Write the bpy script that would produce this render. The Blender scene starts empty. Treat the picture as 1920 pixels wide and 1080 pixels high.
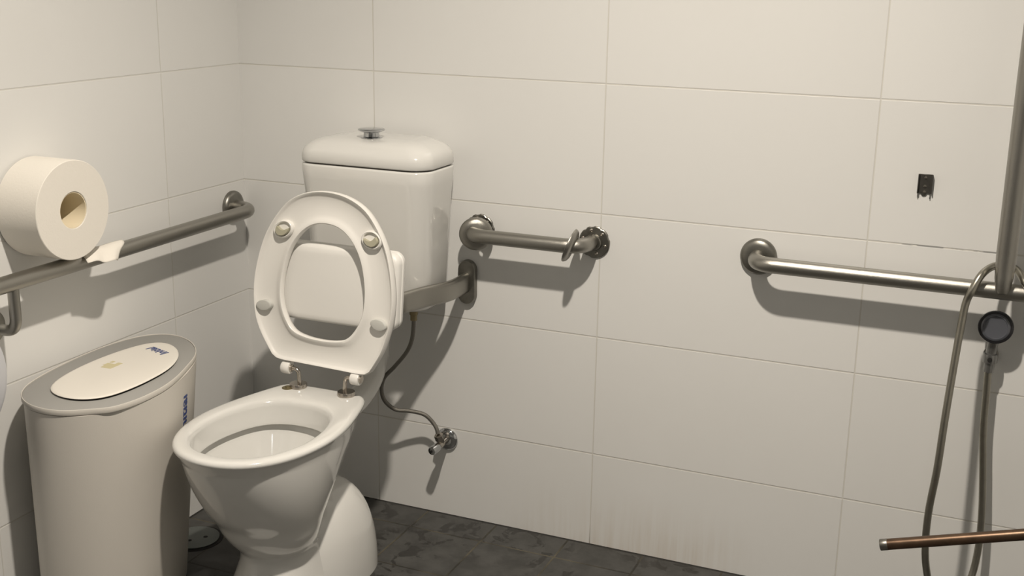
import bpy, bmesh, math, random
from mathutils import Vector, Matrix, Euler
random.seed(4)
S = bpy.context.scene
C = S.collection
PI = math.pi

# ---------------------------------------------------------------- camera
cd = bpy.data.cameras.new('camera')
cd.sensor_fit = 'HORIZONTAL'; cd.sensor_width = 36.0
cd.lens = 2237.92 / 1920 * 36.0
cd.clip_start = 0.02
cam = bpy.data.objects.new('camera', cd); C.objects.link(cam)
cam.location = (1.8663, -2.5902, 1.3956)
cam.rotation_euler = Euler((1.3071, -0.0160, 0.40410), 'XYZ')
S.camera = cam

# ---------------------------------------------------------------- world, exposure
w = bpy.data.worlds.new('world'); S.world = w; w.use_nodes = True
w.node_tree.nodes['Background'].inputs[0].default_value = (0.9, 0.93, 1.0, 1)
w.node_tree.nodes['Background'].inputs[1].default_value = 0.02
S.view_settings.view_transform = 'Standard'
S.view_settings.look = 'None'
S.view_settings.gamma = 1.0
S.view_settings.use_curve_mapping = False
S.view_settings.exposure = 0.0

# ---------------------------------------------------------------- lights (ceiling downlight, plus added fill lamps)
LIGHT = (1.30, -1.27, 2.40)
def lamp(name, loc, energy, size, col, spread=PI):
    l = bpy.data.lights.new(name, 'AREA'); l.shape = 'DISK'; l.size = size
    l.energy = energy; l.color = col; l.spread = spread
    o = bpy.data.objects.new(name, l); C.objects.link(o); o.location = loc
    return o
WARM = (1.0, 0.905, 0.785)
lamp('downlight_or_fill_lamp', LIGHT, 43.0, 0.075, WARM, math.radians(150))
FILL = [(2.15, -2.75, 2.40), (0.75, -3.05, 2.40)]  # added lamps behind the camera that only lift the shadows, no known source
for f in FILL:
    lamp('downlight_or_fill_lamp', f, 1.3, 0.075, (0.93, 0.96, 1.0))

# ================================================================= helpers
def mesh_obj(name, bm, m, parent=None, smooth=True, angle=40):
    bmesh.ops.recalc_face_normals(bm, faces=bm.faces)
    me = bpy.data.meshes.new(name); bm.to_mesh(me); bm.free()
    me.materials.append(m)
    if smooth:
        me.polygons.foreach_set('use_smooth', [True] * len(me.polygons))
        me.set_sharp_from_angle(angle=math.radians(angle))
    o = bpy.data.objects.new(name, me); C.objects.link(o)
    if parent is not None:
        o.parent = parent
        wl = world_loc(parent)
        o.matrix_parent_inverse = Matrix.Translation(-wl)
    return o
def world_loc(o):
    # parents are never rotated or scaled; children carry world coordinates
    return Vector(o.get('wl', (0, 0, 0)))
def thing(name, label, cat, loc, group=None):
    o = bpy.data.objects.new(name, None); C.objects.link(o)
    o.location = loc; o['wl'] = list(loc); o.empty_display_size = 0.05
    o['label'] = label; o['category'] = cat
    if group: o['group'] = group
    return o
def clean():
    for o in S.objects:
        if 'wl' in o: del o['wl']
def tag(o, label, cat):
    o['label'] = label; o['category'] = cat
    return o

def loft(bm, rings, cap0=True, cap1=True, closed=True):
    vr = [[bm.verts.new(p) for p in r] for r in rings]
    n = len(vr[0])
    for a, b in zip(vr[:-1], vr[1:]):
        for i in range(n if closed else n - 1):
            j = (i + 1) % n
            bm.faces.new((a[i], a[j], b[j], b[i]))
    if cap0: bm.faces.new(list(reversed(vr[0])))
    if cap1: bm.faces.new(vr[-1])
    return vr

def catmull(P, n=8, closed=False):
    P = [Vector(p) for p in P]; out = []
    m = len(P)
    for i in range(m if closed else m - 1):
        if closed:
            a, b, c, d = P[(i - 1) % m], P[i], P[(i + 1) % m], P[(i + 2) % m]
        else:
            b, c = P[i], P[i + 1]
            a = P[i - 1] if i > 0 else b + (b - c)
            d = P[i + 2] if i + 2 < m else c + (c - b)
        # centripetal parametrisation
        t0 = 0; t1 = t0 + max((b - a).length, 1e-6) ** .5
        t2 = t1 + max((c - b).length, 1e-6) ** .5; t3 = t2 + max((d - c).length, 1e-6) ** .5
        for k in range(n):
            t = t1 + (t2 - t1) * k / n
            A1 = a * ((t1 - t) / (t1 - t0)) + b * ((t - t0) / (t1 - t0))
            A2 = b * ((t2 - t) / (t2 - t1)) + c * ((t - t1) / (t2 - t1))
            A3 = c * ((t3 - t) / (t3 - t2)) + d * ((t - t2) / (t3 - t2))
            B1 = A1 * ((t2 - t) / (t2 - t0)) + A2 * ((t - t0) / (t2 - t0))
            B2 = A2 * ((t3 - t) / (t3 - t1)) + A3 * ((t - t1) / (t3 - t1))
            out.append(B1 * ((t2 - t) / (t2 - t1)) + B2 * ((t - t1) / (t2 - t1)))
    if not closed: out.append(P[-1])
    return out

def fillet(P, rad, n=8):
    """polyline with rounded corners"""
    P = [Vector(p) for p in P]; out = [P[0]]
    for i in range(1, len(P) - 1):
        a, b, c = P[i - 1], P[i], P[i + 1]
        r = rad[i - 1] if isinstance(rad, (list, tuple)) else rad
        d1 = (a - b).normalized(); d2 = (c - b).normalized()
        p, q = b + d1 * r, b + d2 * r
        for k in range(n + 1):
            t = k / n
            out.append(p * (1 - t) ** 2 + b * 2 * t * (1 - t) + q * t * t)
    out.append(P[-1]); return out

def sweep(bm, path, prof, up=None, cap=True, scale=None):
    """prof: list of (u, v) in the plane across the path"""
    path = [Vector(p) for p in path]
    rings = []; nrm = None
    for i, p in enumerate(path):
        a = path[max(i - 1, 0)]; b = path[min(i + 1, len(path) - 1)]
        t = (b - a).normalized()
        if up is not None:
            v = (Vector(up) - t * t.dot(Vector(up))).normalized()
        else:
            if nrm is None:
                nrm = Vector((0, 0, 1)) if abs(t.z) < .9 else Vector((0, 1, 0))
            nrm = (nrm - t * t.dot(nrm)).normalized(); v = nrm
        u = t.cross(v)
        s = scale[i] if scale else 1
        rings.append([p + u * (a_ * s) + v * (b_ * s) for a_, b_ in prof])
    loft(bm, rings, cap, cap)
def circle(r, n=24):
    return [(r * math.cos(2 * PI * k / n), r * math.sin(2 * PI * k / n)) for k in range(n)]
def tube(bm, path, r, n=24, cap=True, scale=None):
    sweep(bm, path, circle(r, n), None, cap, scale)

def basis(axis):
    z = Vector(axis).normalized()
    x = Vector((0, 0, 1)).cross(z)
    if x.length < 1e-3: x = Vector((1, 0, 0))
    x.normalize(); y = z.cross(x)
    return x, y, z
def lathe(bm, origin, axis, prof, n=40, cap0=True, cap1=True):
    """prof: list of (radius, height along axis)"""
    x, y, z = basis(axis); o = Vector(origin)
    rings = []
    for r, h in prof:
        rings.append([o + z * h + x * (r * math.cos(2 * PI * k / n)) + y * (r * math.sin(2 * PI * k / n)) for k in range(n)])
    loft(bm, rings, cap0, cap1)

def rrect(w, h, r, n=8):
    """rounded rectangle outline, counter-clockwise, half sizes w, h"""
    out = []
    for cx, cy, a0 in ((w - r, h - r, 0), (-w + r, h - r, 90), (-w + r, -h + r, 180), (w - r, -h + r, 270)):
        for k in range(n + 1):
            a = math.radians(a0 + 90 * k / n)
            out.append((cx + r * math.cos(a), cy + r * math.sin(a)))
    return out
def box(bm, lo, hi, bev=0.0, seg=3):
    t = bmesh.new()
    bmesh.ops.create_cube(t, size=1)
    for v in t.verts:
        v.co = Vector([(lo[i] + hi[i]) / 2 + v.co[i] * (hi[i] - lo[i]) for i in range(3)])
    if bev: bmesh.ops.bevel(t, geom=t.edges[:], offset=bev, segments=seg, affect='EDGES', profile=.5)
    me = bpy.data.meshes.new('t'); t.to_mesh(me); t.free(); bm.from_mesh(me); bpy.data.meshes.remove(me)

def text_bm(s, size, thick, mat4, bold=0.0):
    cu = bpy.data.curves.new('lettering', 'FONT'); cu.body = s; cu.size = size
    cu.extrude = thick; cu.offset = bold; cu.align_x = 'CENTER'; cu.align_y = 'CENTER'; cu.resolution_u = 3
    o = bpy.data.objects.new('lettering', cu); C.objects.link(o)
    dg = bpy.context.evaluated_depsgraph_get(); dg.update()
    me = bpy.data.meshes.new_from_object(o.evaluated_get(dg))
    bm = bmesh.new(); bm.from_mesh(me); bm.transform(mat4)
    C.objects.unlink(o); bpy.data.objects.remove(o); bpy.data.curves.remove(cu); bpy.data.meshes.remove(me)
    return bm

# ================================================================= materials
def mat(name, col, rough=.5, metal=0.0, spec=.5, bump=0.0, bscale=200, coat=0.0, vary=0.0, vscale=6, sss=0.0, stretch=None):
    m = bpy.data.materials.new(name); m.use_nodes = True
    nt = m.node_tree; b = nt.nodes['Principled BSDF']
    b.inputs['Base Color'].default_value = (*col, 1)
    b.inputs['Roughness'].default_value = rough
    b.inputs['Metallic'].default_value = metal
    b.inputs['Specular IOR Level'].default_value = spec
    b.inputs['Coat Weight'].default_value = coat
    b.inputs['Coat Roughness'].default_value = .08
    tc = nt.nodes.new('ShaderNodeTexCoord')
    src = tc.outputs['Object']
    if stretch:
        mp = nt.nodes.new('ShaderNodeMapping'); mp.inputs['Scale'].default_value = stretch
        nt.links.new(src, mp.inputs[0]); src = mp.outputs[0]
    if vary:
        n = nt.nodes.new('ShaderNodeTexNoise'); n.inputs['Scale'].default_value = vscale; n.inputs['Detail'].default_value = 5
        nt.links.new(src, n.inputs['Vector'])
        mx = nt.nodes.new('ShaderNodeMix'); mx.data_type = 'RGBA'
        mx.inputs[6].default_value = (*[c * (1 - vary) for c in col], 1)
        mx.inputs[7].default_value = (*[min(1, c * (1 + vary)) for c in col], 1)
        nt.links.new(n.outputs[0], mx.inputs[0]); nt.links.new(mx.outputs[2], b.inputs['Base Color'])
    if bump:
        n = nt.nodes.new('ShaderNodeTexNoise'); n.inputs['Scale'].default_value = bscale; n.inputs['Detail'].default_value = 3
        nt.links.new(src, n.inputs['Vector'])
        bp = nt.nodes.new('ShaderNodeBump'); bp.inputs['Strength'].default_value = bump; bp.inputs['Distance'].default_value = .001
        nt.links.new(n.outputs[0], bp.inputs['Height']); nt.links.new(bp.outputs[0], b.inputs['Normal'])
    return m

class NG:
    """tiny node-math helper"""
    def __init__(s, m): s.nt = m.node_tree
    def _in(s, sock, v):
        if isinstance(v, (int, float)): sock.default_value = v
        else: s.nt.links.new(v, sock)
    def m(s, op, a, b=0.0, c=None, clamp=False):
        n = s.nt.nodes.new('ShaderNodeMath'); n.operation = op; n.use_clamp = clamp
        s._in(n.inputs[0], a); s._in(n.inputs[1], b)
        if c is not None: s._in(n.inputs[2], c)
        return n.outputs[0]
    def mix(s, f, a, b):
        n = s.nt.nodes.new('ShaderNodeMix'); n.data_type = 'RGBA'
        s._in(n.inputs[0], f)
        for i, v in ((6, a), (7, b)):
            if isinstance(v, tuple): n.inputs[i].default_value = (*v, 1)
            else: s.nt.links.new(v, n.inputs[i])
        return n.outputs[2]
    def noise(s, vec, scale, detail=3, rough=.5, dist=0.0):
        n = s.nt.nodes.new('ShaderNodeTexNoise'); n.inputs['Scale'].default_value = scale
        n.inputs['Detail'].default_value = detail; n.inputs['Roughness'].default_value = rough; n.inputs['Distortion'].default_value = dist
        s.nt.links.new(vec, n.inputs['Vector']); return n.outputs[0]
    def comb(s, x, y, z):
        n = s.nt.nodes.new('ShaderNodeCombineXYZ')
        for i, v in enumerate((x, y, z)): s._in(n.inputs[i], v)
        return n.outputs[0]
    def ramp(s, v, lo, hi):
        n = s.nt.nodes.new('ShaderNodeMapRange'); n.interpolation_type = 'SMOOTHSTEP'
        s._in(n.inputs[0], v); n.inputs[1].default_value = lo; n.inputs[2].default_value = hi
        return n.outputs[0]
    def line(s, coord, off, pitch, half):
        """1 on joint lines at off + k*pitch, soft edge"""
        f = s.m('SUBTRACT', coord, off); f = s.m('DIVIDE', f, pitch)
        f = s.m('FRACT', s.m('ADD', f, .5)); f = s.m('ABSOLUTE', s.m('SUBTRACT', f, .5))
        f = s.m('MULTIPLY', f, pitch)
        return s.m('SUBTRACT', 1.0, s.ramp(f, half * .55, half * 1.35))

def tile_wall(name, axis, off, stains=False):
    m = bpy.data.materials.new(name); m.use_nodes = True
    g = NG(m); nt = m.node_tree; b = nt.nodes['Principled BSDF']
    geo = nt.nodes.new('ShaderNodeNewGeometry'); sep = nt.nodes.new('ShaderNodeSeparateXYZ')
    nt.links.new(geo.outputs['Position'], sep.inputs[0])
    X, Y, Z = sep.outputs; U = X if axis == 'x' else Y
    lz = g.line(Z, .2411, .3, .0017); lu = g.line(U, off, .6, .0015)
    grout = g.m('MAXIMUM', lz, lu)
    iz = g.m('FLOOR', g.m('DIVIDE', g.m('SUBTRACT', Z, .2411), .3)); iu = g.m('FLOOR', g.m('DIVIDE', g.m('SUBTRACT', U, off), .6))
    wn = nt.nodes.new('ShaderNodeTexWhiteNoise'); nt.links.new(g.comb(iu, iz, 0.0), wn.inputs[0])
    pos = geo.outputs['Position']
    tile = g.mix(wn.outputs[0], (.735, .735, .72), (.765, .765, .75))
    blot = g.noise(pos, 1.7, 4, .6)
    tile = g.mix(g.m('MULTIPLY', g.ramp(blot, .45, .75), .25), tile, (.69, .685, .66))
    gcol = g.mix(g.noise(pos, 9, 4), (.50, .47, .40), (.62, .60, .54))
    if stains:
        # black mould in the joint above the long rail
        n1 = g.noise(g.comb(g.m('MULTIPLY', X, 22.0), 0.0, g.m('MULTIPLY', Z, 40.0)), 1.0, 3)
        band = g.m('MULTIPLY', g.ramp(X, 1.62, 1.70), g.m('SUBTRACT', 1.0, g.ramp(X, 1.86, 1.89)))
        band = g.m('MULTIPLY', band, g.m('SUBTRACT', 1.0, g.ramp(g.m('ABSOLUTE', g.m('SUBTRACT', Z, .8411)), .006, .010)))
        gcol = g.mix(g.m('MULTIPLY', g.ramp(n1, .43, .50), band), gcol, (.0, .0, .0))
        # brown drip streaks above the floor
        st = g.noise(g.comb(g.m('MULTIPLY', X, 55.0), 0.0, g.m('MULTIPLY', Z, 3.0)), 1.0, 3, .6)
        big = g.noise(g.comb(g.m('MULTIPLY', X, 3.0), 2.0, g.m('MULTIPLY', Z, 4.0)), 1.0, 2)
        hm = g.m('SUBTRACT', 1.0, g.ramp(Z, .02, .17))
        xm = g.m('MULTIPLY', g.ramp(X, .72, .95), g.m('SUBTRACT', 1.0, g.ramp(X, 1.2, 1.45)))
        f = g.m('MULTIPLY', g.m('MULTIPLY', hm, xm), g.m('ADD', .25, g.m('MULTIPLY', g.ramp(st, .35, .7), .75)))
        f = g.m('MULTIPLY', f, g.m('ADD', .35, g.m('MULTIPLY', g.ramp(big, .35, .6), .5)))
        tile = g.mix(g.m('MULTIPLY', f, .48), tile, (.47, .38, .27))
        dd = g.m('MULTIPLY', g.ramp(Z, .0, .06), 1.0)
        gcol = g.mix(g.m('SUBTRACT', 1.0, dd), gcol, (.16, .14, .11))
    col = g.mix(g.m('MULTIPLY', grout, .58 if stains else .42), tile, gcol)
    nt.links.new(col, b.inputs['Base Color'])
    r = g.m('ADD', .34, g.m('MULTIPLY', grout, .4)); nt.links.new(r, b.inputs['Roughness'])
    bp = nt.nodes.new('ShaderNodeBump'); bp.inputs['Strength'].default_value = .5; bp.inputs['Distance'].default_value = .0012
    h = g.m('SUBTRACT', g.m('MULTIPLY', g.noise(pos, 5, 2), .25), grout)
    nt.links.new(h, bp.inputs['Height']); nt.links.new(bp.outputs[0], b.inputs['Normal'])
    return m

def floor_mat():
    m = bpy.data.materials.new('grey floor tiles'); m.use_nodes = True
    g = NG(m); nt = m.node_tree; b = nt.nodes['Principled BSDF']
    geo = nt.nodes.new('ShaderNodeNewGeometry'); sep = nt.nodes.new('ShaderNodeSeparateXYZ')
    nt.links.new(geo.outputs['Position'], sep.inputs[0]); X, Y, Z = sep.outputs; pos = geo.outputs['Position']
    grout = g.m('MAXIMUM', g.line(X, .5455, .197, .0026), g.line(Y, -.107, .197, .0026))
    ix = g.m('FLOOR', g.m('DIVIDE', g.m('SUBTRACT', X, .5455), .197)); iy = g.m('FLOOR', g.m('DIVIDE', g.m('SUBTRACT', Y, -.107), .197))
    wn = nt.nodes.new('ShaderNodeTexWhiteNoise'); nt.links.new(g.comb(ix, iy, 0.0), wn.inputs[0])
    base = g.mix(wn.outputs[0], (.036, .0355, .033), (.052, .051, .048))
    n = g.noise(pos, 14, 6, .65)
    base = g.mix(g.ramp(n, .3, .75), base, (.070, .069, .065))
    st = g.noise(pos, 19, 4, .6, .6); big = g.noise(pos, 4.5, 2)
    f = g.m('MULTIPLY', g.ramp(st, .53, .565), g.ramp(big, .40, .52))
    base = g.mix(g.m('MULTIPLY', f, .8), base, (.017, .016, .014))
    gc = g.mix(g.ramp(g.noise(pos, 7, 4), .35, .65), (.014, .013, .010), (.085, .075, .052))
    col = g.mix(grout, base, gc)
    # dark gap where floor meets the walls
    gap = g.m('MAXIMUM', g.m('GREATER_THAN', Y, -.008), g.m('LESS_THAN', X, .007))
    col = g.mix(gap, col, (.012, .011, .010))
    nt.links.new(col, b.inputs['Base Color'])
    nt.links.new(g.m('SUBTRACT', .62, g.m('MULTIPLY', f, .22)), b.inputs['Roughness'])
    bp = nt.nodes.new('ShaderNodeBump'); bp.inputs['Strength'].default_value = .5; bp.inputs['Distance'].default_value = .0015
    nt.links.new(g.m('SUBTRACT', g.m('MULTIPLY', n, .5), grout), bp.inputs['Height']); nt.links.new(bp.outputs[0], b.inputs['Normal'])
    return m

M_BACK = tile_wall('white wall tiles back', 'x', .3942, True)
M_LEFT = tile_wall('white wall tiles left', 'y', -.3087)
M_FLOOR = floor_mat()
M_CEIL = mat('ceiling paint', (.74, .74, .72), .9)
M_CER = mat('white vitreous china', (.68, .675, .65), .12, coat=.5)
M_SEAT = mat('white seat plastic', (.79, .775, .74), .28)
M_PAD = mat('backrest pad', (.76, .75, .72), .42)
M_BUMP = mat('aged bumper rubber', (.42, .40, .30), .6)
M_BUMPG = mat('grey bumper rubber', (.52, .52, .49), .6)
M_STEEL = mat('brushed stainless steel', (.36, .348, .318), .33, 1.0, bump=.25, bscale=60, stretch=(4, 4, 60))
M_STEELD = mat('dull stainless steel', (.25, .243, .22), .38, 1.0, vary=.25, vscale=60)
M_CHROME = mat('chrome', (.50, .51, .52), .10, 1.0)
M_NICKEL = mat('polished nickel hinge', (.50, .46, .41), .22, 1.0)
M_BRAID = mat('braided supply hose', (.20, .19, .17), .42, .7, bump=.9, bscale=900)
M_HOSE = mat('steel shower hose', (.34, .325, .28), .33, 1.0, vary=.2, vscale=50)
M_BRASS = mat('dull brass', (.26, .22, .13), .45, .8, vary=.3, vscale=80)
M_DARK = mat('dark hole', (.012, .011, .010), .8)
M_GAP = mat('seam shadow gap', (.10, .09, .08), .8)
M_PAPER = mat('toilet paper', (.80, .765, .70), .95, spec=.1, bump=.3, bscale=260)
M_CORE = mat('cardboard core', (.80, .71, .53), .9, spec=.1)
M_BIN = mat('bin body plastic', (.63, .60, .55), .42, bump=.12, bscale=500)
M_BINRIM = mat('grey bin rim plastic', (.315, .31, .295), .55, bump=.15, bscale=500)
M_FLAP = mat('cream bin flap plastic', (.78, .745, .68), .38)
M_NAVY = mat('navy blue print', (.035, .06, .20), .5)
M_STICK = mat('worn yellow sticker', (.60, .54, .34), .7)
M_BLACK = mat('black plastic', (.015, .015, .017), .28)
M_HEAD = mat('grey shower faceplate', (.085, .09, .105), .25, coat=.3)
M_HANDLE = mat('shower handle grey', (.25, .25, .245), .25, .8)
M_RUST = mat('rusty brown metal tube', (.125, .080, .052), .36, .8, vary=.55, vscale=45)
M_DRAIN = mat('galvanised drain lid', (.13, .145, .138), .4, .5)
M_DISP = mat('pale grey dispenser plastic', (.58, .59, .62), .4)
M_WATER = mat('toilet water', (.55, .56, .54), .03)
M_TRIMW = mat('downlight trim white', (.8, .8, .8), .5)
M_EMIT = bpy.data.materials.new('lit downlight lens'); M_EMIT.use_nodes = True
_b = M_EMIT.node_tree.nodes['Principled BSDF']; _b.inputs['Emission Color'].default_value = (1, .9, .77, 1); _b.inputs['Emission Strength'].default_value = 8

# ================================================================= room
RX, RY, RZ = 2.9, -4.6, 2.42
def structure(name, lo, hi, m):
    bm = bmesh.new(); box(bm, lo, hi); o = mesh_obj(name, bm, m, smooth=False); o['kind'] = 'structure'; return o
structure('wall_back', (-.1, 0, -.1), (RX + .1, .1, RZ + .1), M_BACK)
structure('wall_left', (-.1, RY - .1, -.1), (0, 0, RZ + .1), M_LEFT)
structure('wall_right', (RX, RY - .1, -.1), (RX + .1, 0, RZ + .1), M_LEFT)
structure('wall_front', (0, RY - .1, -.1), (RX, RY, RZ + .1), M_BACK)
structure('floor', (0, RY, -.1), (RX, 0, 0), M_FLOOR)
structure('ceiling', (0, RY, RZ), (RX, 0, RZ + .1), M_CEIL)

for i, (x, y, z) in enumerate([LIGHT] + FILL):  # first is the main downlight; the FILL fittings are added with their lamps
    t = thing('downlight', ['round recessed ceiling downlight above the toilet area', 'added round fill light on the ceiling behind the camera, right side',
              'added round fill light on the ceiling behind the camera, left side'][i], 'ceiling light', (x, y, RZ), 'ceiling downlights')
    bm = bmesh.new(); lathe(bm, (x, y, RZ), (0, 0, -1), [(.058, 0), (.058, .004), (.052, .006), (.046, .004), (.046, 0)], 36, False, False)
    mesh_obj('trim_ring', bm, M_TRIMW, t)
    bm = bmesh.new(); lathe(bm, (x, y, RZ), (0, 0, -1), [(.044, 0), (.044, .002)], 36)
    mesh_obj('lens', bm, M_EMIT, t)

# ================================================================= toilet
XC = .455
toilet = thing('toilet', 'white ceramic toilet with raised seat and wall cistern', 'toilet', (XC, -.45, 0))
HALF = [(0, -.812), (.045, -.806), (.088, -.785), (.125, -.747), (.152, -.69), (.165, -.62), (.164, -.56), (.154, -.50), (.138, -.44), (.122, -.39), (.110, -.362), (.094, -.348), (.05, -.344), (0, -.343)]
INNER = [(0, -.772), (.040, -.767), (.076, -.747), (.106, -.709), (.124, -.655), (.127, -.60), (.118, -.545), (.100, -.498), (.072, -.466), (.036, -.450), (0, -.446)]
def egg(half, n=4):
    full = half + [(-x, y) for x, y in reversed(half[1:-1])]
    c = catmull([(x, y, 0) for x, y in full], n, True)
    return [(p.x, p.y) for p in c]
def resample(pts, n):
    P = [Vector((p[0], p[1])) for p in pts] + [Vector((pts[0][0], pts[0][1]))]
    L = [0]
    for a, b in zip(P[:-1], P[1:]): L.append(L[-1] + (b - a).length)
    out = []; k = 0
    for i in range(n):
        s = L[-1] * i / n
        while L[k + 1] < s: k += 1
        f = (s - L[k]) / (L[k + 1] - L[k]); p = P[k].lerp(P[k + 1], f); out.append((p.x, p.y))
    return out
NR = 96
OUT = resample(egg(HALF), NR); INN = resample(egg(INNER), NR)
def fit(pts, yf, yb, hw, z, src=HALF):
    y0 = min(p[1] for p in pts); y1 = max(p[1] for p in pts); w0 = max(p[0] for p in pts)
    return [(XC + p[0] * hw / w0, yf + (p[1] - y0) / (y1 - y0) * (yb - yf), z) for p in pts]
def off(pts, d):
    n = len(pts); out = []
    for i in range(n):
        a = Vector(pts[i - 1]); b = Vector(pts[(i + 1) % n]); t = (b - a).normalized(); nn = Vector((t.y, -t.x))
        out.append((pts[i][0] + nn.x * d, pts[i][1] + nn.y * d))
    return out
def ell(n, yf, yb, hw, z, ex=2.0):
    out = []
    for k in range(n):
        a = -PI / 2 + 2 * PI * k / n
        c, s = math.cos(a), math.sin(a)
        x = math.copysign(abs(c) ** (2 / ex), c) * hw; y = math.copysign(abs(s) ** (2 / ex), s)
        out.append((XC + x, (yf + yb) / 2 + y * (yb - yf) / 2))
    return [(a, b, z) for a, b in resample(out, n)]
def blend(a, b, f): return [tuple(Vector(p).lerp(Vector(q), f)) for p, q in zip(a, b)]
bm = bmesh.new()
rings = []
# foot and neck (from the floor up), then the bowl: (z, front y, back y, half width, squareness, egg share)
CTRL = [(0, -.735, -.36, .112, 2.6, 0), (.012, -.735, -.36, .112, 2.6, 0), (.03, -.728, -.36, .106, 2.5, 0), (.06, -.705, -.37, .095, 2.3, 0), (.10, -.678, -.39, .086, 2.2, 0), (.130, -.660, -.42, .080, 2.1, .05), (.148, -.656, -.45, .0795, 2.1, .10), (.158, -.660, -.465, .085, 2.1, .15), (.175, -.674, -.475, .0955, 2.1, .22), (.20, -.690, -.480, .107, 2.1, .35),
        (.23, -.704, -.470, .116, 2.1, .5), (.26, -.727, -.455, .127, 2.1, .65), (.30, -.750, -.435, .139, 2.1, .82), (.34, -.769, -.412, .148, 2.1, .95), (.375, -.783, -.385, .1535, 2.1, 1), (.402, -.791, -.367, .1565, 2.1, 1)]
def spl(C_, n=3):
    out = []
    for i in range(len(C_) - 1):
        a, b, c, d = C_[max(i - 1, 0)], C_[i], C_[i + 1], C_[min(i + 2, len(C_) - 1)]
        for k in range(n):
            t = k / n
            out.append([.5 * (2 * q + (r_ - p) * t + (2 * p - 5 * q + 4 * r_ - s_) * t * t + (3 * q - p - 3 * r_ + s_) * t ** 3) for p, q, r_, s_ in zip(a, b, c, d)])
    out.append(list(C_[-1])); return out
for z, yf, yb, hw, ex, f in spl(CTRL):
    rings.append(blend(ell(NR, yf, yb, hw, z, ex), fit(OUT, yf, yb, hw, z), max(0, min(1, f))))
def R2(pts, d, z): return [(XC + p[0], p[1], z) for p in off(pts, d)]
for d, z in [(-.0065, .418), (-.0045, .4235), (-.001, .4275), (0, .431), (-.0004, .434), (-.0025, .4372), (-.006, .4393), (-.012, .440)]:
    rings.append(R2(OUT, d, z))
for d, z in [(.010, .440), (.005, .4375), (.001, .433), (-.001, .425), (-.0030, .40), (-.0070, .390), (-.0072, .3845), (-.004, .383)]:
    rings.append(R2(INN, d, z))
# undercut of the flush rim, then the bowl
for s, z in [(1.045, .3835), (1.045, .3745), (.985, .358), (.82, .31), (.64, .26), (.47, .22), (.34, .20), (.15, .192)]:
    rings.append([(XC + p[0] * s, -.605 + (p[1] + .605) * s, z) for p in INN])
loft(bm, rings)
pan = mesh_obj('pan', bm, M_CER, toilet, angle=60)
bm = bmesh.new()
loft(bm, [[(XC + p[0] * s, -.605 + (p[1] + .605) * s, z) for p in INN] for s, z in [(.44, .2225), (.475, .2260)]])
mesh_obj('bowl_water', bm, M_WATER, toilet)

# rounded trap cover behind the pan
bm = bmesh.new()
rings = []
NT = 64
for k in range(15):
    z = .240 * math.sin(PI / 2 * k / 14)
    q = z / .240
    s = max(1e-3, (1 - q ** 2.3)) ** (1 / 2.3)
    yb = -.405 + .156 * s - .012 * (1 - q) * 0
    yf = -.43 - .135 * s
    hw = .124 * max(s, .02) ** .9
    rings.append(ell(NT, yf, yb, hw, z, 2.5))
rings[-1] = [tuple(Vector((XC, -.418, .240)).lerp(Vector(p), .12)) for p in rings[-2]]
loft(bm, rings)
mesh_obj('trap_cover', bm, M_CER, toilet, angle=70)

# flush pipe from the cistern down into the back of the pan
bm = bmesh.new()
tube(bm, catmull([(XC, -.10, .61), (XC, -.10, .52), (XC, -.105, .46), (XC, -.13, .41), (XC, -.18, .375), (XC, -.26, .358), (XC, -.345, .352), (XC, -.40, .35)], 8), .029, 32)
lathe(bm, (XC, -.10, .585), (0, 0, 1), [(.03, -.02), (.042, -.02), (.042, .03), (.03, .03)], 32)
lathe(bm, (XC, -.335, .353), (0, -1, 0), [(.03, -.03), (.040, -.028), (.043, 0), (.043, .05), (.03, .055)], 32)
mesh_obj('flush_pipe', bm, M_CER, toilet, angle=50)

# cistern ------------------------------------------------------------
def rr_ring(x0, x1, y0, y1, r, z):
    cx, cy = (x0 + x1) / 2, (y0 + y1) / 2
    return [(cx + a, cy + b, z) for a, b in rrect((x1 - x0) / 2, (y1 - y0) / 2, r, 10)]
CX0, CX1, CY0, CY1 = .286, .636, -.198, -.008
bm = bmesh.new(); rings = []
for z, t, r in [(.590, .040, .05), (.593, .030, .05), (.601, .022, .05), (.615, .018, .05), (.75, .0105, .05), (.87, .004, .05), (.90, .0015, .05), (.930, 0, .05), (.9345, .0015, .05), (.9355, .006, .045)]:
    rings.append(rr_ring(CX0 + t, CX1 - t, CY0 + t, CY1 - min(t, .004), r, z))
loft(bm, rings)
cist = mesh_obj('cistern', bm, M_CER, toilet, angle=60); cist['wl'] = list(toilet['wl'])
def sub(name, bm, m, parent, **k):
    o = mesh_obj(name, bm, m, None, **k); o.parent = parent
    return o
# (parts carry world coordinates through matrix_parent_inverse; a sub-part then needs only its part's own identity transform)
bm = bmesh.new(); loft(bm, [rr_ring(CX0 + .007, CX1 - .007, CY0 + .007, CY1 - .006, .045, z) for z in (.932, .9405)])
sub('lid_seam', bm, M_GAP, cist)
bm = bmesh.new(); rings = []
prof = [(.006, .9385), (.001, .9392), (0, .9415), (0, .950)]
for k in range(1, 13):
    a = PI / 2 * k / 12
    prof.append((.072 * (1 - math.cos(a)) ** 1.15, .950 + .0455 * math.sin(a)))
prof += [(.082, .9960), (.09, .9962)]
for t, z in prof:
    rings.append(rr_ring(CX0 + t, CX1 - t, CY0 + t, CY1 - min(t * .5, .02), max(.005, .050 - t * .35 + (.0 if t < .05 else -(t - .05) * .5)), z))
loft(bm, rings)
lid = sub('cistern_lid', bm, M_CER, cist, angle=60)
BX, BY = .4500, -.112
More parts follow.
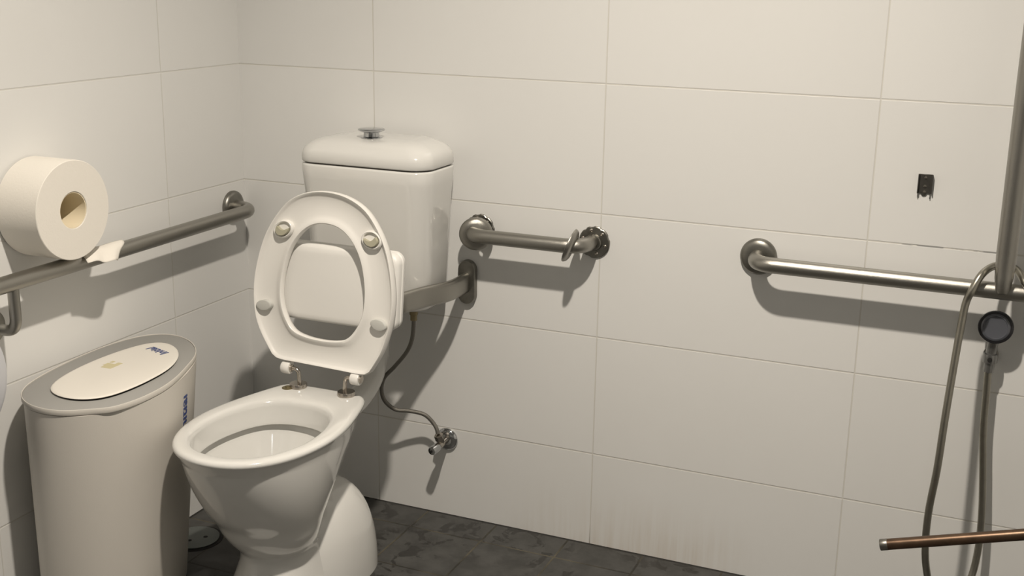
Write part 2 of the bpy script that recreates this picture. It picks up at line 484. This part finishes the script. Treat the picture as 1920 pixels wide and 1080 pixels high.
bm = bmesh.new(); lathe(bm, (BX, BY, .9953), (0, 0, 1), [(.026, 0), (.026, .002), (.0195, .004), (.0185, .009), (.0185, .0135), (.0255, .0155), (.0315, .018), (.0325, .0198), (.031, .0215), (.020, .0232), (.002, .0236)], 40)
sub('flush_button', bm, M_CHROME, cist, angle=50)
bm = bmesh.new(); lathe(bm, (.554, -.10, .593), (0, 0, -1), [(.010, -.01), (.013, 0), (.013, .008), (.009, .010)], 20)
sub('inlet_shank', bm, M_SEAT, cist)

# hinges -------------------------------------------------------------
def hinge(x, y, bx):
    bm = bmesh.new(); lathe(bm, (x, y, .4398), (0, 0, 1), [(.0195, 0), (.0205, .001), (.0205, .0085), (.0195, .010), (.006, .0102)], 36)
    base = mesh_obj('hinge', bm, M_NICKEL, toilet); base['label'] = 'round polished metal hinge base'
    s = 1 if bx > x else -1
    bm = bmesh.new(); tube(bm, fillet([(x + s * -.004, y, .448), (x - s * .002, y, .484), (bx, y, .484)], .012, 6), .0048, 14)
    sub('hinge_post', bm, M_NICKEL, base)
    bm = bmesh.new(); lathe(bm, (bx - .0105, y, .484), (1, 0, 0), [(.004, -.002), (.0135, 0), (.0145, .002), (.0145, .019), (.0135, .021), (.004, .021)], 32)
    sub('hinge_barrel', bm, M_SEAT, base)
    bm = bmesh.new(); lathe(bm, (bx + .0105, y, .484), (1, 0, 0), [(.0085, 0), (.0085, .004), (.006, .005)], 24)
    sub('hinge_pin_cap', bm, M_NICKEL, base)
hinge(.390, -.366, .361)
hinge(.519, -.366, .546)
bm = bmesh.new(); lathe(bm, (.3715, -.382, .4398), (0, 0, 1), [(.0135, 0), (.0135, .0015), (.011, .0025), (.006, .0028), (.0055, .005), (.002, .0055)], 24)
mesh_obj('bolt_cap', bm, M_BRASS, toilet)

# seat (raised, hollow underside towards the viewer) --------------------
SL = .12
eu = Vector((1, 0, 0)); ev = Vector((0, SL, 1)).normalized(); en = Vector((0, -1, SL)).normalized()
S0 = Vector((.4500, -.360, .485))
_rt = math.radians(1.5)
def SP(u, v, h): return S0 + eu * (u * math.cos(_rt) + v * math.sin(_rt)) + ev * (v * math.cos(_rt) - u * math.sin(_rt)) + en * h
SO = [(0, .417), (.052, .410), (.098, .388), (.134, .348), (.160, .30), (.177, .24), (.184, .18), (.178, .12), (.163, .075), (.142, .040), (.128, .020), (.115, .0145), (.06, .0140), (0, .0140)]
SI = [(0, .343), (.034, .337), (.065, .315), (.090, .278), (.104, .233), (.1095, .19), (.106, .148), (.091, .112), (.069, .088), (.038, .079), (0, .0765)]
def seat_ring(h):
    full = h + [(-x, y) for x, y in reversed(h[1:-1])]
    c = catmull([(x, y, 0) for x, y in full], 4, True)
    return resample([(p.x, p.y) for p in c], 96)
so, si = seat_ring(SO), seat_ring(SI)
bm = bmesh.new(); rings = []
# (fraction from inner edge to outer edge, height towards the viewer)
for f, h in [(0, .0), (0, .010), (.03, .0125), (.09, .0120), (.16, .0075), (.28, .0050), (.50, .0040), (.72, .0050), (.86, .0080), (.905, .0100), (.94, .0140), (.975, .0150), (1.0, .0120), (1.0, .0), (.98, -.007), (.90, -.0105), (.5, -.013), (.1, -.0105), (.02, -.006)]:
    rings.append([SP(a[0] * (1 - f) + b[0] * f - .004 + .009 * max(0, 1 - b[1] / .10) * f, a[1] * (1 - f) + b[1] * f, h) for a, b in zip(si, so)])
vr = [[bm.verts.new(p) for p in r] for r in rings]
for i in range(len(vr)):
    A, B = vr[i], vr[(i + 1) % len(vr)]
    for k in range(96):
        j = (k + 1) % 96; bm.faces.new((A[k], A[j], B[j], B[k]))
seat = mesh_obj('seat', bm, M_SEAT, toilet, angle=50); seat['label'] = 'raised white toilet seat'
# lugs that join the seat to the hinge barrels
for bx in (.361, .546):
    bm = bmesh.new(); box(bm, (bx - .010, -.364, .484), (bx + .010, -.350, .506), .004)
    sub('hinge_lug', bm, M_SEAT, seat)
def bumper(u, v, rot, m, cup, rx=.0195, ry=.0150, hh=.013):
    P = []
    c, s = math.cos(rot), math.sin(rot)
    def ring(sc, h, ax=rx, ay=ry):
        return [SP(u + (ax * math.cos(t) * c - ay * math.sin(t) * s) * sc, v + (ax * math.cos(t) * s + ay * math.sin(t) * c) * sc, h) for t in [2 * PI * k / 32 for k in range(32)]]
    bm = bmesh.new()
    if cup:
        loft(bm, [ring(1.35, .004), ring(1.38, .010), ring(1.33, .014), ring(1.2, .016), ring(1.05, .0145), ring(1.0, .010)], True, True)
        cupo = sub('bumper_cup', bm, M_SEAT, seat)
        # kidney shaped rubber pad inside the cup
        def kid(h, g):
            out = []
            for k in range(32):
                t = 2 * PI * k / 32
                x, y = rx * .93 * g * math.cos(t), ry * .93 * g * math.sin(t)
                ax, ay = -rx * .35 * cup, -ry * .40
                for _ in range(40):
                    if math.hypot(x - rx * .60 * cup, y - ry * .95) >= .0185: break
                    x, y = ax + (x - ax) * .96, ay + (y - ay) * .96
                out.append(SP(u + x * c - y * s, v + x * s + y * c, h))
            return out
        bm = bmesh.new(); loft(bm, [kid(.009, 1), kid(.019, 1), kid(.0205, .93)])
        sub('bumper', bm, m, seat)
    else:
        loft(bm, [ring(1.0, .003), ring(1.0, hh), ring(.93, hh + .0015), ring(.8, hh + .002)])
        sub('bumper', bm, m, seat)
bumper(-.116, .318, math.radians(25), M_BUMP, .8)
bumper(.115, .322, math.radians(-15), M_BUMP, -.8)
bumper(-.156, .135, math.radians(8), M_BUMPG, 0, .0205, .0125, .016)
bumper(.148, .135, math.radians(-8), M_BUMPG, 0, .0205, .0125, .016)

# ================================================================= backrest on its bent bar
t = thing('padded_backrest', 'white padded backrest on a bent steel bar in front of the cistern', 'backrest', (XC, 0, .64))
def stadium(w, h, n=10):
    """half sizes; vertical long side"""
    out = []
    for k in range(n + 1):
        a = PI * k / n; out.append((w * math.cos(a), h - w + w * math.sin(a)))
    for k in range(n + 1):
        a = PI + PI * k / n; out.append((w * math.cos(a), -h + w + w * math.sin(a)))
    return out
BZ = .640
bm = bmesh.new()
right = [(.655, -.006, BZ), (.655, -.095, BZ), (.612, -.185, BZ), (.612, -.262, BZ)]
path = [(.655, -.006, BZ), (.655, -.108, BZ), (.620, -.183, BZ), (.600, -.258, BZ), (.54, -.268, BZ), (.37, -.268, BZ), (.312, -.258, BZ), (.292, -.183, BZ), (.255, -.108, BZ), (.255, -.006, BZ)]
sweep(bm, fillet(path, [.03, .022, .02, .02, .02, .02, .022, .03], 8), stadium(.010, .0255), up=(0, 0, 1))
mesh_obj('bar', bm, M_STEEL, t, angle=50)
for x in (.655, .255):
    bm = bmesh.new(); rings = []
    for d, y in [(0, -.0005), (0, -.012), (.002, -.015), (.008, -.016)]:
        rings.append([(x + a, y, BZ + b) for a, b in stadium(.0235 - d, .056 - d)])
    loft(bm, rings); mesh_obj('wall_flange', bm, M_STEELD, t)
bm = bmesh.new(); rings = []
for d, y in [(.010, -.262), (.002, -.264), (0, -.268), (0, -.276), (.0025, -.278), (.0025, -.280), (0, -.282), (0, -.292), (.002, -.298), (.008, -.3015), (.018, -.303)]:
    rings.append([(.4500 + a, y - .0195 + .12 * b, .681 + b) for a, b in rrect(.1785 - d, .089 - d, .026 - d * .6, 8)])
loft(bm, rings); mesh_obj('pad', bm, M_PAD, t, angle=50)

# ================================================================= grab rails
RR = .0172
DOME = [(.0405, .0), (.0412, .004), (.040, .009), (.035, .0135), (.027, .016), (.0185, .017)]
def dome(bm, o, ax, prof=DOME): lathe(bm, o, ax, prof, 40)
RZL = .779
# left wall rail
t = thing('grab_rail', 'steel grab rail on the left wall under the toilet roll', 'grab rail', (0, -.6, .779))
bm = bmesh.new()
tube(bm, fillet([(.002, -.060, .779), (.076, -.068, .779), (.076, -1.45, .776), (.002, -1.45, .776)], .05, 12), RR)
mesh_obj('tube', bm, M_STEEL, t)
bm = bmesh.new(); dome(bm, (.0005, -.060, .779), (1, 0, 0)); mesh_obj('flange', bm, M_STEELD, t)
bm = bmesh.new(); dome(bm, (.0005, -1.45, .776), (1, 0, 0)); mesh_obj('flange', bm, M_STEELD, t)
bm = bmesh.new(); tube(bm, fillet([(.076, -.883, .778), (.076, -.883, .675), (.002, -.883, .675)], .03, 10), .0115, 20); mesh_obj('support_arm', bm, M_STEEL, t)
bm = bmesh.new(); dome(bm, (.0005, -.883, .675), (1, 0, 0), [(.0370, .0), (.0375, .004), (.036, .008), (.030, .010), (.012, .0105)]); mesh_obj('flange', bm, M_STEELD, t)
# short rail
t = thing('grab_rail', 'short steel grab rail on the back wall right of the cistern', 'grab rail', (.83, 0, .774))
SZ = .775
bm = bmesh.new(); tube(bm, fillet([(.684, -.002, SZ), (.684, -.074, SZ), (.976, -.074, SZ), (.976, -.002, SZ)], .048, 12), RR)
mesh_obj('tube', bm, M_STEEL, t)
def mount_plate(x, z):
    bm = bmesh.new(); n = 72; rings = []
    for r, y in [(.038, -.0005), (.038, -.004), (.036, -.0055), (.020, -.006), (.019, -.012), (.0175, -.014)]:
        rg = []
        for k in range(n):
            a = 2 * PI * k / n; rr = r
            if r > .03:
                for c in (62, 100, 128, 20, 250):
                    dd = abs((math.degrees(a) - c + 180) % 360 - 180)
                    if dd < 6: rr = r - .0018
            rg.append((x + rr * math.cos(a), y, z + rr * math.sin(a)))
        rings.append(rg)
    loft(bm, rings); p = mesh_obj('mounting_plate', bm, M_STEELD, t, angle=30)
    for a in (45, 105, 165, 225, 285, 345):
        bm = bmesh.new(); a = math.radians(a)
        lathe(bm, (x + .0285 * math.cos(a), -.0055, z + .0285 * math.sin(a)), (0, -1, 0), [(.0042, 0), (.004, .0015), (.0025, .0025), (.0008, .0028)], 14)
        sub('screw', bm, M_NICKEL, p)
mount_plate(.6865, SZ); mount_plate(.9805, SZ - .001)
# covers have come away from the plates: left one proud of the wall, right one slid along the tube
bm = bmesh.new(); lathe(bm, (.6925, -.040, SZ - .003), (.42, -.90, -.06), [(.0385, -.004), (.0405, -.003), (.0410, .002), (.0395, .007), (.035, .0115), (.028, .0145), (.0185, .016), (.018, .012), (.028, .010), (.0345, .006), (.0385, .0), (.0385, -.004)], 40, False, False); o = mesh_obj('cover_ring', bm, M_STEEL, t)
bm = bmesh.new(); lathe(bm, (.950, -.0715, SZ - .0005), (1, .12, -.38), [(.0182, -.003), (.0186, .003), (.024, .0045), (.031, .0035), (.037, .0005), (.0405, -.0045), (.0405, -.0075), (.0385, -.0085), (.035, -.0055), (.028, -.003), (.0182, -.003)], 40, False, False); mesh_obj('cover_ring', bm, M_STEEL, t)
# long rail with its vertical bar
t = thing('grab_rail', 'long steel grab rail with an upright bar at its right end', 'grab rail', (1.36, 0, .78))
LZ = .782
bm = bmesh.new(); tube(bm, fillet([(1.366, -.002, LZ), (1.366, -.075, LZ), (2.12, -.075, LZ - .002), (2.12, -.002, LZ - .002)], .052, 12), RR)
mesh_obj('tube', bm, M_STEEL, t)
for x in (1.366, 2.12):
    bm = bmesh.new(); dome(bm, (x, -.0005, LZ), (0, -1, 0)); mesh_obj('flange', bm, M_STEELD, t)
bm = bmesh.new()
vp = [(1.872, -.101, LZ - .001), (1.872, -.098, LZ + .007), (1.8715, -.092, LZ + .03), (1.871, -.088, LZ + .08), (1.869, -.086, 1.2)] + fillet([(1.869, -.086, 1.21), (1.869, -.084, 1.50), (1.869, -.002, 1.50)], .05, 10)
sc = [.45, .72, .92, 1.0, 1.0] + [1.0] * (len(vp) - 5)
tube(bm, vp, .0195, 28, True, sc); mesh_obj('upright_bar', bm, M_STEEL, t)
bm = bmesh.new(); dome(bm, (1.869, -.0005, 1.50), (0, -1, 0)); mesh_obj('flange', bm, M_STEELD, t)

# ================================================================= toilet roll on the rail
CY, CZ, RT = -.738, .8995, .1028
t = thing('toilet_roll', 'jumbo roll of white toilet paper resting on the left grab rail', 'toilet paper', (.07, CY, CZ - RT))
bm = bmesh.new()
T0, T1, rc = .003, .110, .0378
lathe(bm, (0, CY, CZ), (1, 0, 0), [(rc, T0), (RT - .003, T0), (RT, T0 + .003), (RT, T1 - .0012), (RT - .0012, T1), (rc + .001, T1), (rc, T1 - .001), (rc, T0)], 96, False, False)
mesh_obj('paper', bm, M_PAPER, t, angle=35)
bm = bmesh.new()
lathe(bm, (0, CY, CZ), (1, 0, 0), [(rc - .0003, T0 + .001), (rc - .0003, T1 - .002), (rc - .002, T1 - .002), (rc - .002, T0 + .001), (rc - .0003, T0 + .001)], 64, False, False)
mesh_obj('core', bm, M_CORE, t, angle=35)
# loose tail of paper draped over the rail
bm = bmesh.new()
tail = [[(.064, -.695, .7960), (.064, -.660, .7985), (.066, -.625, .7970), (.070, -.590, .7990), (.072, -.560, .7985)],
        [(.082, -.698, .7965), (.082, -.665, .7985), (.083, -.635, .7960), (.086, -.602, .7975), (.085, -.568, .7950)],
        [(.096, -.702, .7890), (.099, -.672, .7925), (.100, -.650, .7860), (.103, -.620, .7880), (.098, -.596, .7850)],
        [(.106, -.706, .781), (.112, -.682, .782), (.113, -.664, .774), (.119, -.640, .775), (.112, -.622, .769)]]
rows = [catmull(r, 4) for r in tail]
cols = [catmull([r[i] for r in rows], 4) for i in range(len(rows[0]))]
vv = [[bm.verts.new(p) for p in c] for c in cols]
for a, b in zip(vv[:-1], vv[1:]):
    for i in range(len(a) - 1): bm.faces.new((a[i], a[i + 1], b[i + 1], b[i]))
o = mesh_obj('loose_sheet', bm, M_PAPER, t); md = o.modifiers.new('s', 'SOLIDIFY'); md.thickness = .0008

# ================================================================= round dispenser at the left edge
t = thing('paper_dispenser', 'round pale grey dispenser at the left edge, below the rail', 'dispenser', (0, -1.068, .615))
bm = bmesh.new(); lathe(bm, (0, -1.068, .615), (1, 0, 0), [(.131, .0005), (.135, .004), (.135, .085), (.131, .096), (.119, .102), (.02, .104)], 64)
mesh_obj('body', bm, M_DISP, t)
bm = bmesh.new(); lathe(bm, (0, -1.068, .615), (1, 0, 0), [(.055, .1025), (.053, .106), (.02, .1065)], 48); mesh_obj('window', bm, M_BINRIM, t)

# ================================================================= sanitary bin
t = thing('sanitary_bin', 'tall pale plastic sanitary bin with grey rim and cream flap', 'bin', (.16, -.68, 0))
import numpy as _np
def cam_axes():
    return cam.rotation_euler.to_matrix()
BT = [(0.0682, -0.8869), (0.1023, -0.9113), (0.1354, -0.9253), (0.167, -0.9298), (0.1987, -0.9291), (0.2274, -0.917), (0.2472, -0.8979), (0.2551, -0.886), (0.2635, -0.8836), (0.2814, -0.8799), (0.295, -0.8637), (0.2998, -0.84), (0.3038, -0.8165), (0.3041, -0.7702), (0.2993, -0.7193), (0.2887, -0.6785), (0.2737, -0.6383), (0.2585, -0.6045), (0.2473, -0.5718), (0.2372, -0.5437), (0.2114, -0.5055), (0.1809, -0.4745), (0.151, -0.4532), (0.1173, -0.4353), (0.0887, -0.4284), (0.0654, -0.4303), (0.0456, -0.4424), (0.0222, -0.4726), (0.0097, -0.529), (0.0045, -0.5846), (0.0075, -0.647), (0.0139, -0.7091), (0.0211, -0.7604), (0.029, -0.8019), (0.04, -0.8441)]
def relax(P, n, f=.5):
    for _ in range(n):
        P = [(P[i][0] * (1 - f) + (P[i - 1][0] + P[(i + 1) % len(P)][0]) / 2 * f, P[i][1] * (1 - f) + (P[i - 1][1] + P[(i + 1) % len(P)][1]) / 2 * f) for i in range(len(P))]
    return P
TOPO = resample([(p.x, p.y) for p in catmull([(a, b, 0) for a, b in BT], 6, True)], 160)
TOPO = relax(TOPO, 6)
WALLO = relax(TOPO, 140)
def ext(P, k): return min(p[k] for p in P), max(p[k] for p in P)
(_ax, _bx), (_cx, _dx) = ext(TOPO, 0), ext(WALLO, 0); (_ay, _by), (_cy, _dy) = ext(TOPO, 1), ext(WALLO, 1)
WALLO = [(_ax + (p[0] - _cx) / (_dx - _cx) * (_bx - _ax), _ay + (p[1] - _cy) / (_dy - _cy) * (_by - _ay)) for p in WALLO]
TOPO = [(p[0] * .45 + q[0] * .55, p[1] * .45 + q[1] * .55) for p, q in zip(TOPO, WALLO)]
bcx = sum(p[0] for p in TOPO) / 160; bcy = sum(p[1] for p in TOPO) / 160
HB = .545
def bring(s, d, z, sx=None, dx=0, dy=0, src=None):
    o = off(src or TOPO, d); sx = sx if sx is not None else s
    return [(bcx + dx + (p[0] - bcx) * sx, bcy + dy + (p[1] - bcy) * s, z) for p in o]
bm = bmesh.new()
def wallr(z, d=0):
    t = max(0, (HB - .014 - z) / (HB - .014))     # 0 under the rim, 1 at the floor
    return bring(1.0 - .14 * t, d - .002, z, 1.0 - .165 * t, -.012 * t, -.026 * t, WALLO)
loft(bm, [wallr(.001, -.010), wallr(.006, -.003), wallr(.014), wallr(.15), wallr(.30), wallr(.42), wallr(HB - .018), wallr(HB - .0135), bring(1, -.0042, HB - .0132), bring(1, -.0042, HB - .0122), bring(1, -.0008, HB - .0118), bring(1, 0, HB - .010), bring(1, 0, HB - .0015), bring(1, -.0006, HB - .0002), bring(1, -.0014, HB), bring(1, -.0022, HB - .0006), bring(1, -.0024, HB - .006)], True, True)
body = mesh_obj('body', bm, M_BIN, t, angle=40)
bm = bmesh.new(); loft(bm, [bring(1, -.0026, HB - .010), bring(1, -.0026, HB - .0024), bring(1, -.0045, HB - .0012)])
mesh_obj('rim_plate', bm, M_BINRIM, t)
FO = [(0.1395, -0.8663), (0.1706, -0.875), (0.1994, -0.8733), (0.2273, -0.8627), (0.2451, -0.8449), (0.2531, -0.8241), (0.2578, -0.7902), (0.2602, -0.7527), (0.2578, -0.7083), (0.2523, -0.6585), (0.238, -0.6111), (0.2078, -0.5577), (0.178, -0.525), (0.1353, -0.4973), (0.1049, -0.496), (0.0866, -0.5148), (0.0772, -0.544), (0.0692, -0.584), (0.065, -0.627), (0.0645, -0.6729), (0.0674, -0.7211), (0.0769, -0.7749), (0.0909, -0.8192), (0.11, -0.8496)]
FP = resample([(p.x, p.y) for p in catmull([(a, b, 0) for a, b in FO], 6, True)], 96)
FP = relax(FP, 14)
fcx, fcy = .15, -.66
def fring(d, z, tilt=.012): return [(p[0], p[1], z + (p[0] - .05) * tilt) for p in off(FP, d)]
bm = bmesh.new(); loft(bm, [fring(-.004, HB + .0005), fring(-.001, HB + .0008), fring(0, HB + .002), fring(-.0015, HB + .0035), fring(-.006, HB + .0042), fring(-.02, HB + .0046)])
flap = mesh_obj('flap', bm, M_FLAP, t)
bm = bmesh.new(); loft(bm, [[(p[0], p[1], z) for p in off(FP, -.004)] for z in (HB - .0015, HB + .0004)])
mesh_obj('flap_opening', bm, M_DARK, t)
LETTER = []
def lettering(parent, M4, size): 
    bm = text_bm('Initial', size, .0002, M4, size * .02)
    o = mesh_obj('lettering', bm, M_NAVY, None, smooth=False); o.parent = parent
    return o
def frame4(origin, ex, ey):
    ex = Vector(ex).normalized(); ey = Vector(ey); ey = (ey - ex * ey.dot(ex)).normalized(); ez = ex.cross(ey)
    m = Matrix.Identity(4)
    for i in range(3): m[i][0], m[i][1], m[i][2], m[i][3] = ex[i], ey[i], ez[i], origin[i]
    return m
# on the flap: reads from the room side towards the wall
lettering(flap, frame4((.149, -.558, HB + .0061), (-.947, .32, -.012 * .95), (0, -1, 0)), .030)
bm = bmesh.new()
for x, y, dx, dy in [(.1265, -.686, .013, .014), (.133, -.668, .006, .007), (.113, -.680, .005, .008), (.112, -.662, .004, .005)]:
    box(bm, (x - dx, y - dy, HB + .0046 + (x - .05) * .012 - .0005), (x + dx, y + dy, HB + .0051 + (x - .05) * .012))
o = mesh_obj('sticker', bm, M_STICK, None, smooth=False); o.parent = flap; o['label'] = 'worn yellowish sticker on the flap'
# on the side
nrm = Vector((.966, .257, 0))
def hit(z):
    return BVH.ray_cast(Vector((.270, -.620, z)) + nrm * .2, -nrm)[0]
from mathutils.bvhtree import BVHTree
BVH = BVHTree.FromPolygons([v.co for v in body.data.vertices], [tuple(p.vertices) for p in body.data.polygons])
pa, pb = hit(.40), hit(.48)
up = (pb - pa).normalized(); pos_ = (pa + pb) / 2 + nrm * .0004
lettering(body, frame4(pos_, up, nrm.cross(up)), .042)

# ================================================================= stop valve and supply hose
t = thing('stop_valve', 'chrome stop valve on round wall plate, low right of the toilet', 'valve', (.598, 0, .212))
bm = bmesh.new(); lathe(bm, (.598, 0, .212), (0, -1, 0), [(.029, .0005), (.030, .003), (.0285, .007), (.022, .011), (.012, .013)], 40); mesh_obj('wall_flange', bm, M_CHROME, t)
bm = bmesh.new(); tube(bm, [(.598, -.008, .212), (.598, -.055, .210)], .009, 20)
lathe(bm, (.598, -.036, .212), (-.12, -.35, .9), [(.009, 0), (.009, .012), (.012, .014), (.012, .028), (.008, .030)], 6)
mesh_obj('valve_body', bm, M_NICKEL, t)
bm = bmesh.new(); lathe(bm, (.598, -.050, .210), (-.12, -1, -.08), [(.008, 0), (.0105, .004), (.0115, .010), (.0115, .030), (.010, .034), (.004, .0345)], 12); h = mesh_obj('valve_handle', bm, M_CHROME, t)
bm = bmesh.new(); lathe(bm, (.5939, -.0843, .2073), (-.12, -1, -.08), [(.0032, 0), (.0032, .0008), (.002, .001)], 12); sub('screw', bm, M_DARK, h)
t = thing('water_hose', 'thin dark braided water hose between cistern and stop valve', 'hose', (.55, -.08, .35))
bm = bmesh.new()
HPATH = [(.554, -.10, .5825), (.554, -.10, .560), (.553, -.100, .535), (.548, -.100, .500), (.535, -.100, .470), (.500, -.100, .425), (.468, -.100, .388), (.460, -.098, .355), (.466, -.092, .325), (.490, -.082, .303), (.522, -.070, .300), (.560, -.056, .291), (.580, -.048, .270), (.590, -.0475, .255), (.5936, -.0478, .2425)]
tube(bm, catmull(HPATH, 8), .0052, 14); mesh_obj('hose', bm, M_BRAID, t)
bm = bmesh.new(); lathe(bm, (.554, -.10, .5827), (0, 0, -1), [(.0075, 0), (.0105, .001), (.0105, .015), (.0085, .017), (.0085, .030), (.006, .031)], 12); mesh_obj('nut', bm, M_BRASS, t)

# ================================================================= floor drain
t = thing('floor_drain', 'round grey drain lid with two holes on the floor between bin and toilet', 'drain', (.088, -.378, 0))
dc = (.090, -.394)
bm = bmesh.new(); lathe(bm, (*dc, 0), (0, 0, 1), [(.068, .0002), (.068, .0012), (.062, .0014)], 48); mesh_obj('frame', bm, M_DARK, t)
bm = bmesh.new(); lathe(bm, (*dc, 0), (0, 0, 1), [(.060, .0012), (.060, .0045), (.057, .0056), (.02, .006)], 48); o = mesh_obj('lid', bm, M_DRAIN, t)
for dx, dy in ((.024, .010), (-.0, -.022)):
    bm = bmesh.new(); lathe(bm, (dc[0] + dx, dc[1] + dy, .0055), (0, 0, 1), [(.0055, 0), (.0055, .0007), (.003, .0008)], 16); sub('hole', bm, M_DARK, o)

# ================================================================= shower: head, holder, hose
t = thing('hand_shower', 'round black and grey hand shower head under the long rail', 'shower head', (1.868, -.03, .66))
HC = Vector((1.868, -.046, .697)); ax = Vector((-.02, -1, .12)).normalized()
bm = bmesh.new(); lathe(bm, HC - ax * .016, ax, [(.012, 0), (.026, .003), (.0335, .010), (.0345, .016), (.0335, .020), (.0285, .0215)], 48); mesh_obj('housing', bm, M_BLACK, t)
bm = bmesh.new(); lathe(bm, HC - ax * .016, ax, [(.0285, .0212), (.0275, .0224), (.0235, .0232), (.0225, .0218), (.021, .0215), (.003, .0220)], 48); mesh_obj('faceplate', bm, M_HEAD, t)
bm = bmesh.new(); tube(bm, catmull([(1.868, -.036, .680), (1.867, -.034, .663), (1.8655, -.032, .645), (1.865, -.031, .628), (1.8645, -.031, .602), (1.864, -.031, .596)], 6), .0105, 20); mesh_obj('handle', bm, M_HANDLE, t)
t = thing('shower_holder', 'small steel wall hook holding the hand shower handle', 'holder', (1.865, 0, .628))
bm = bmesh.new(); lathe(bm, (1.865, -.0005, .626), (0, -1, 0), [(.015, 0), (.015, .004), (.008, .006), (.0075, .0190)], 24); mesh_obj('wall_base', bm, M_STEELD, t)
bm = bmesh.new(); lathe(bm, (1.865, -.031, .617), (0, 0, 1), [(.0112, 0), (.0145, 0), (.0150, .012), (.0145, .018), (.0112, .018), (.0112, 0)], 28, False, False); o = mesh_obj('ring', bm, M_HANDLE, t)
bm = bmesh.new(); lathe(bm, (1.8645, -.0455, .626), (0, -1, 0), [(.0048, 0), (.0048, .0018), (.002, .0022)], 16); sub('screw', bm, M_DARK, o)
bm = bmesh.new()
SH = [(1.864, -0.031, 0.5955), (1.8657, -0.031, 0.5568), (1.8687, -0.032, 0.4743), (1.8782, -0.033, 0.3794), (1.8869, -0.036, 0.2836), (1.889, -0.042, 0.1989), (1.8816, -0.055, 0.1337), (1.8637, -0.08, 0.091), (1.8356, -0.11, 0.0871), (1.8071, -0.14, 0.1338), (1.7916, -0.16, 0.1963), (1.7858, -0.165, 0.2466), (1.7848, -0.165, 0.3191), (1.7914, -0.16, 0.4136), (1.7945, -0.15, 0.5157), (1.7985, -0.135, 0.6146), (1.8031, -0.118, 0.7052), (1.8078, -0.11, 0.7607), (1.816, -0.11, 0.785), (1.83, -0.095, 0.815), (1.85, -0.062, 0.827), (1.872, -0.05, 0.829), (1.893, -0.06, 0.824), (1.912, -0.092, 0.806), (1.932, -0.107, 0.78), (1.956, -0.1, 0.72), (1.985, -0.085, 0.62), (2.01, -0.065, 0.5), (2.02, -0.045, 0.4), (2.02, -0.04, 0.34)]
tube(bm, catmull(SH, 8), .0076, 16)
o = tag(mesh_obj('shower_hose', bm, M_HOSE), 'flexible steel shower hose looped over the long rail', 'hose')

# ================================================================= small wall bracket
t = thing('wall_bracket', 'small dark metal bracket with screws high on the back wall', 'bracket', (1.70, 0, .97))
bm = bmesh.new()
box(bm, (1.6845, -.004, .953), (1.7135, -.0005, .993), .0008, 1)
box(bm, (1.6845, -.010, .953), (1.6865, -.003, .993)); box(bm, (1.7115, -.010, .955), (1.7135, -.003, .992))
mesh_obj('plate', bm, mat('blackened steel', (.10, .095, .085), .4, .7, vary=.3, vscale=90), t)
bm = bmesh.new(); box(bm, (1.6855, -.004, .943), (1.6868, -.001, .954)); box(bm, (1.7098, -.004, .942), (1.7112, -.001, .954)); lathe(bm, (1.698, -.0006, .953), (0, -1, 0), [(.006, 0), (.006, .002), (.004, .0025)], 20)
mesh_obj('prong', bm, M_STEELD, t)
for z in (.986, .968, .956):
    bm = bmesh.new(); lathe(bm, (1.699, -.004, z), (0, -1, 0), [(.0033, 0), (.003, .0015), (.001, .002)], 16); mesh_obj('screw', bm, M_NICKEL, t)

# ================================================================= rusty tube at lower right
t = thing('metal_tube', 'rusty brown metal tube sticking in at the lower right edge', 'tube', (1.706, -.3, .29))
bm = bmesh.new()
P0 = Vector((1.7065, -.300, .2905)); P1 = Vector((RX - .001, -.300, .650))
d = (P1 - P0).normalized()
tube(bm, [P0 + d * .012, P1], .0112, 24, False)
loft(bm, [[p for p in [P1 + Vector((0, math.cos(a) * .0112, math.sin(a) * .0112)) for a in [2 * PI * k / 24 for k in range(24)]]], [P1 + Vector((.0002, math.cos(a) * .0112, math.sin(a) * .0112)) for a in [2 * PI * k / 24 for k in range(24)]]])
mesh_obj('rod', bm, M_RUST, t)
bm = bmesh.new(); lathe(bm, P0, d, [(.0075, .02), (.0075, .001), (.0112, 0), (.0116, .001), (.0116, .014), (.0112, .015)], 24, True, False); mesh_obj('end_collar', bm, M_STEELD, t)
bm = bmesh.new(); lathe(bm, (RX - .0005, -.300, .650), (-1, 0, 0), [(.03, 0), (.03, .004), (.014, .007)], 32); mesh_obj('wall_flange', bm, M_STEELD, t)
clean()
